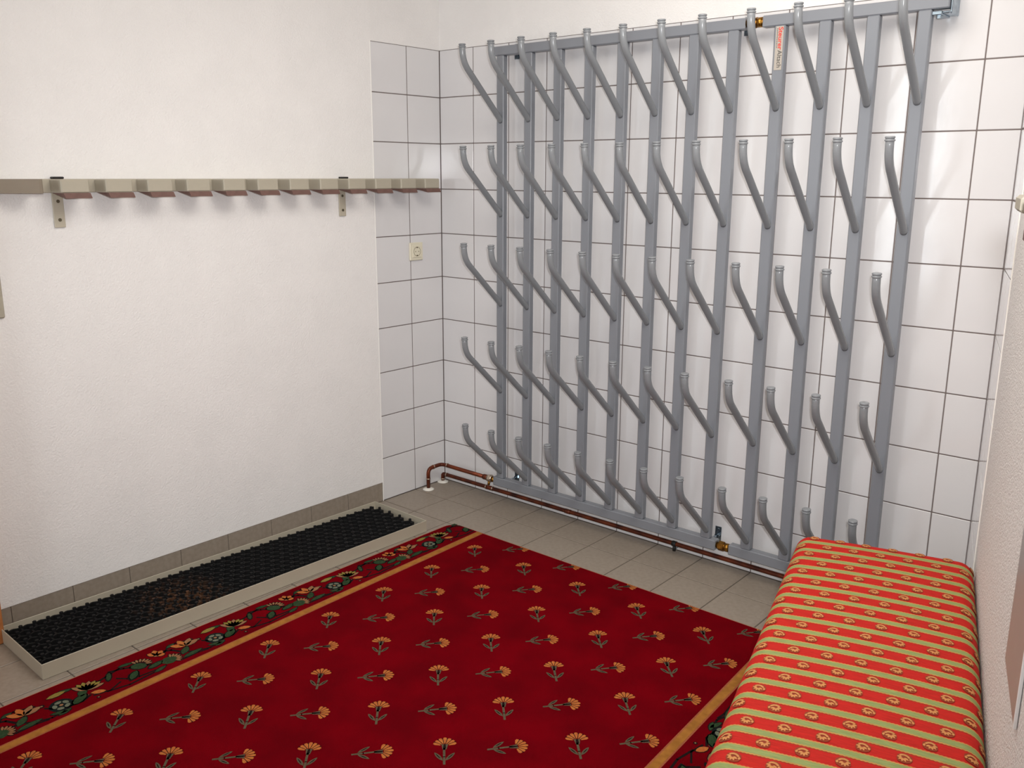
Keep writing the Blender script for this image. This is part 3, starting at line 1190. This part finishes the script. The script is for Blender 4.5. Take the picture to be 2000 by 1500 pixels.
    P(ell(0.055, -0.372, 0.0028, 0.0028, 0), 'cream', Z3)
    P(leafshape(0.030, -0.395, 0.028, -0.450, 0.008), 'yellow', Z3)
    vine([(0.095, -0.44), (0.092, -0.485)], 0.0026, 'stem')


U0 = 0.436
for k in range(7):
    v0 = 0.0605 + 0.4895 * k
    border(lambda a, y, v0=v0: cmap(U0 + a + 0.004, v0 + y))
    border(lambda a, y, v0=v0: cmap(2.092 - a, v0 + 0.03 - y))
cp = carpet.build('carpet_runner', fix=False)
tag(cp, 'dark red carpet with orange carnations and gold border stripes on the grey floor', 'carpet')

# ------------------------------------------------------------------ bench
BA = math.radians(15.15)
BW, BL, BT = 0.462, 1.48, 0.075
# local x runs along the bench towards the camera, local y across (towards the right wall is +y)
bench = tag(empty('upholstered_bench', (2.034, -0.584, 0.0)), 'long low bench with red and green striped shell fabric beside the right wall', 'bench')
bx = Vector((math.sin(BA), -math.cos(BA), 0)); by = Vector((math.cos(BA), math.sin(BA), 0))
bench.matrix_world = Matrix(((bx.x, by.x, 0, 2.0269), (bx.y, by.y, 0, -0.5725), (0, 0, 1, 0), (0, 0, 0, 1)))
ZTOP = 0.452
RE = 0.040


def rounded(p, crown=True):
    x, y, z = p
    lo = (RE * 0.8, RE, ZTOP - BT + 0.004)
    hi = (BL - RE * 0.8, BW - RE, ZTOP - RE)
    q = Vector((min(max(x, lo[0]), hi[0]), min(max(y, lo[1]), hi[1]), min(max(z, lo[2] + 0.0), hi[2])))
    d = Vector((x, y, z)) - q
    if d.length > 1e-7:
        if z < hi[2] and z > lo[2]:
            d.z = 0
        r = RE if z >= hi[2] else RE
        d = d.normalized() * r if z >= lo[2] else d
        if z < lo[2]:
            d = Vector((x, y, 0)) - Vector((q.x, q.y, 0))
            d = (d.normalized() * (RE - 0.004) if d.length > 1e-7 else Vector((0, 0, 0)))
            d.z = z - q.z
    w = q + d
    # crown
    cu = 1 - ((y - BW / 2) / (BW / 2)) ** 2
    cv = min(1.0, x / 0.15, (BL - x) / 0.15)
    if z > lo[2]:
        w.z += 0.009 * max(cu, 0) * max(cv, 0) ** 0.5 * (1 if z >= hi[2] else 0)
    return w


def cushion():
    xs = [BL * k / 150 for k in range(151)]
    ysd = [0, 0.006, 0.012, 0.02, 0.03, 0.04] + [0.04 + (BW - 0.08) * k / 24 for k in range(1, 24)] + [BW - 0.04, BW - 0.03, BW - 0.02, BW - 0.012, BW - 0.006, BW]
    zs = [ZTOP - BT, ZTOP - BT + 0.004, ZTOP - 0.055, ZTOP - 0.04, ZTOP - 0.03, ZTOP - 0.02, ZTOP - 0.012, ZTOP - 0.006, ZTOP]
    b = MB()
    ix = {}

    def V(i, j, k):
        key = (i, j, k)
        if key not in ix:
            ix[key] = len(b.v)
            b.v.append(tuple(rounded((xs[i], ysd[j], zs[k]))))
        return ix[key]
    m = b.mi('stripe')

    def F(*q):
        b.f.append(q); b.m.append(m); b.smooth.append(True)
    I, J, K = len(xs) - 1, len(ysd) - 1, len(zs) - 1
    for i in range(I):
        for j in range(J):
            F(V(i, j, K), V(i + 1, j, K), V(i + 1, j + 1, K), V(i, j + 1, K))
        for k in range(K):
            F(V(i, 0, k), V(i + 1, 0, k), V(i + 1, 0, k + 1), V(i, 0, k + 1))
            F(V(i, J, k), V(i, J, k + 1), V(i + 1, J, k + 1), V(i + 1, J, k))
    for j in range(J):
        for k in range(K):
            F(V(0, j, k), V(0, j, k + 1), V(0, j + 1, k + 1), V(0, j + 1, k))
            F(V(I, j, k), V(I, j + 1, k), V(I, j + 1, k + 1), V(I, j, k + 1))
    for i in range(I):
        for j in range(J):
            F(V(i, j, 0), V(i, j + 1, 0), V(i + 1, j + 1, 0), V(i + 1, j, 0))
    return b


def surf(v, s, h):
    """point on the cushion skin: v along, s across measured along the skin from the left start of the flat top"""
    flat = BW - 2 * RE
    if s < 0:
        a = -s / RE
        y, z = RE - RE * math.sin(a), ZTOP - RE + RE * math.cos(a)
        ny, nz = -math.sin(a), math.cos(a)
    elif s > flat:
        a = (s - flat) / RE
        y, z = BW - RE + RE * math.sin(a), ZTOP - RE + RE * math.cos(a)
        ny, nz = math.sin(a), math.cos(a)
    else:
        y, z, ny, nz = s + RE, ZTOP, 0, 1
    cu = max(1 - ((y - BW / 2) / (BW / 2)) ** 2, 0)
    cv = max(min(1.0, v / 0.15, (BL - v) / 0.15), 0)
    z += 0.009 * cu * cv ** 0.5
    return (v, y + ny * h, z + nz * h)


cb = cushion()
cu_o = cb.build('cushion', bench)
sh = MB()


def shell(v, s, mir):
    def T(P, h):
        return [surf(v + y * 1.45, s + x * mir * 1.08, h) for x, y in P]

    def A(P, m, h):
        sh.add(T(P, h), [tuple(range(len(P)))], m)
    # dark ground slightly larger
    A([(-0.0125, 0.002), (-0.0115, -0.005), (-0.005, -0.0095), (0.004, -0.0095), (0.011, -0.005), (0.0125, 0.003), (0.010, 0.0085),
       (0.004, 0.0105), (-0.003, 0.0105), (-0.0095, 0.0075)], 'shell_dark', 0.0011)
    # hinge arc on the far side
    prev = None
    for k in range(6):
        a = math.radians(200 + k * 24)
        p = (0.0010 + 0.0105 * math.cos(a), 0.0015 + 0.0092 * math.sin(a))
        q = (0.0010 + 0.0070 * math.cos(a), 0.0015 + 0.0056 * math.sin(a))
        if prev:
            A([prev[0], p, q, prev[1]], 'shell', 0.0018)
        prev = (p, q)
    A([(-0.0115, 0.0010), (-0.0085, -0.0015), (-0.0068, 0.0015), (-0.0085, 0.0045), (-0.0108, 0.0040)], 'shell', 0.0018)
    # ribs
    for k in range(5):
        a = math.radians(150 - k * 36)
        x0, y0 = 0.0020 + 0.002 * math.cos(a), -0.0010 + 0.002 * math.sin(a)
        x1, y1 = 0.0020 + 0.0098 * math.cos(a), -0.0010 + 0.0098 * math.sin(a)
        A(leafshape(x0, y0, x1, y1, 0.0019), 'shell', 0.0018)


flat = BW - 2 * RE
r = 0
while True:
    v = (r + 0.51) * PER
    if v > BL - 0.03:
        break
    off = 0.0315 if r % 2 == 0 else 0.0
    s = -0.022 + off + (0.003 if r % 2 else 0)
    while s < flat + 0.052:
        shell(v, s, 1 if r % 2 else -1)
        s += 0.0690
    r += 1
so = sh.build('woven_shells', cu_o, fix=False)
so['kind'] = 'stuff'
b = MB()
zz = ZTOP - 0.052
b.tube([(0.02, -0.0015, zz), (BL - 0.02, -0.0015, zz)], 0.0022, 8, 'piping')
o = b.build('piping', bench)
o['label'] = 'pale yellow piping cord'
b = MB()
b.cbox(0.03, BL - 0.03, 0.025, BW - 0.025, ZTOP - BT - 0.050, ZTOP - BT - 0.001, 0.003, 'bench_wood')
b.build('seat_frame', bench)
for lx in (0.10, BL - 0.10):
    for ly in (0.07, BW - 0.07):
        b = MB()
        z0 = CT if (lx < 0.5 and ly < 0.2) or lx > 0.5 else 0.0003
        b.cbox(lx - 0.022, lx + 0.022, ly - 0.022, ly + 0.022, 0.009, ZTOP - BT - 0.050, 0.003, 'bench_wood')
        b.build('leg', bench)
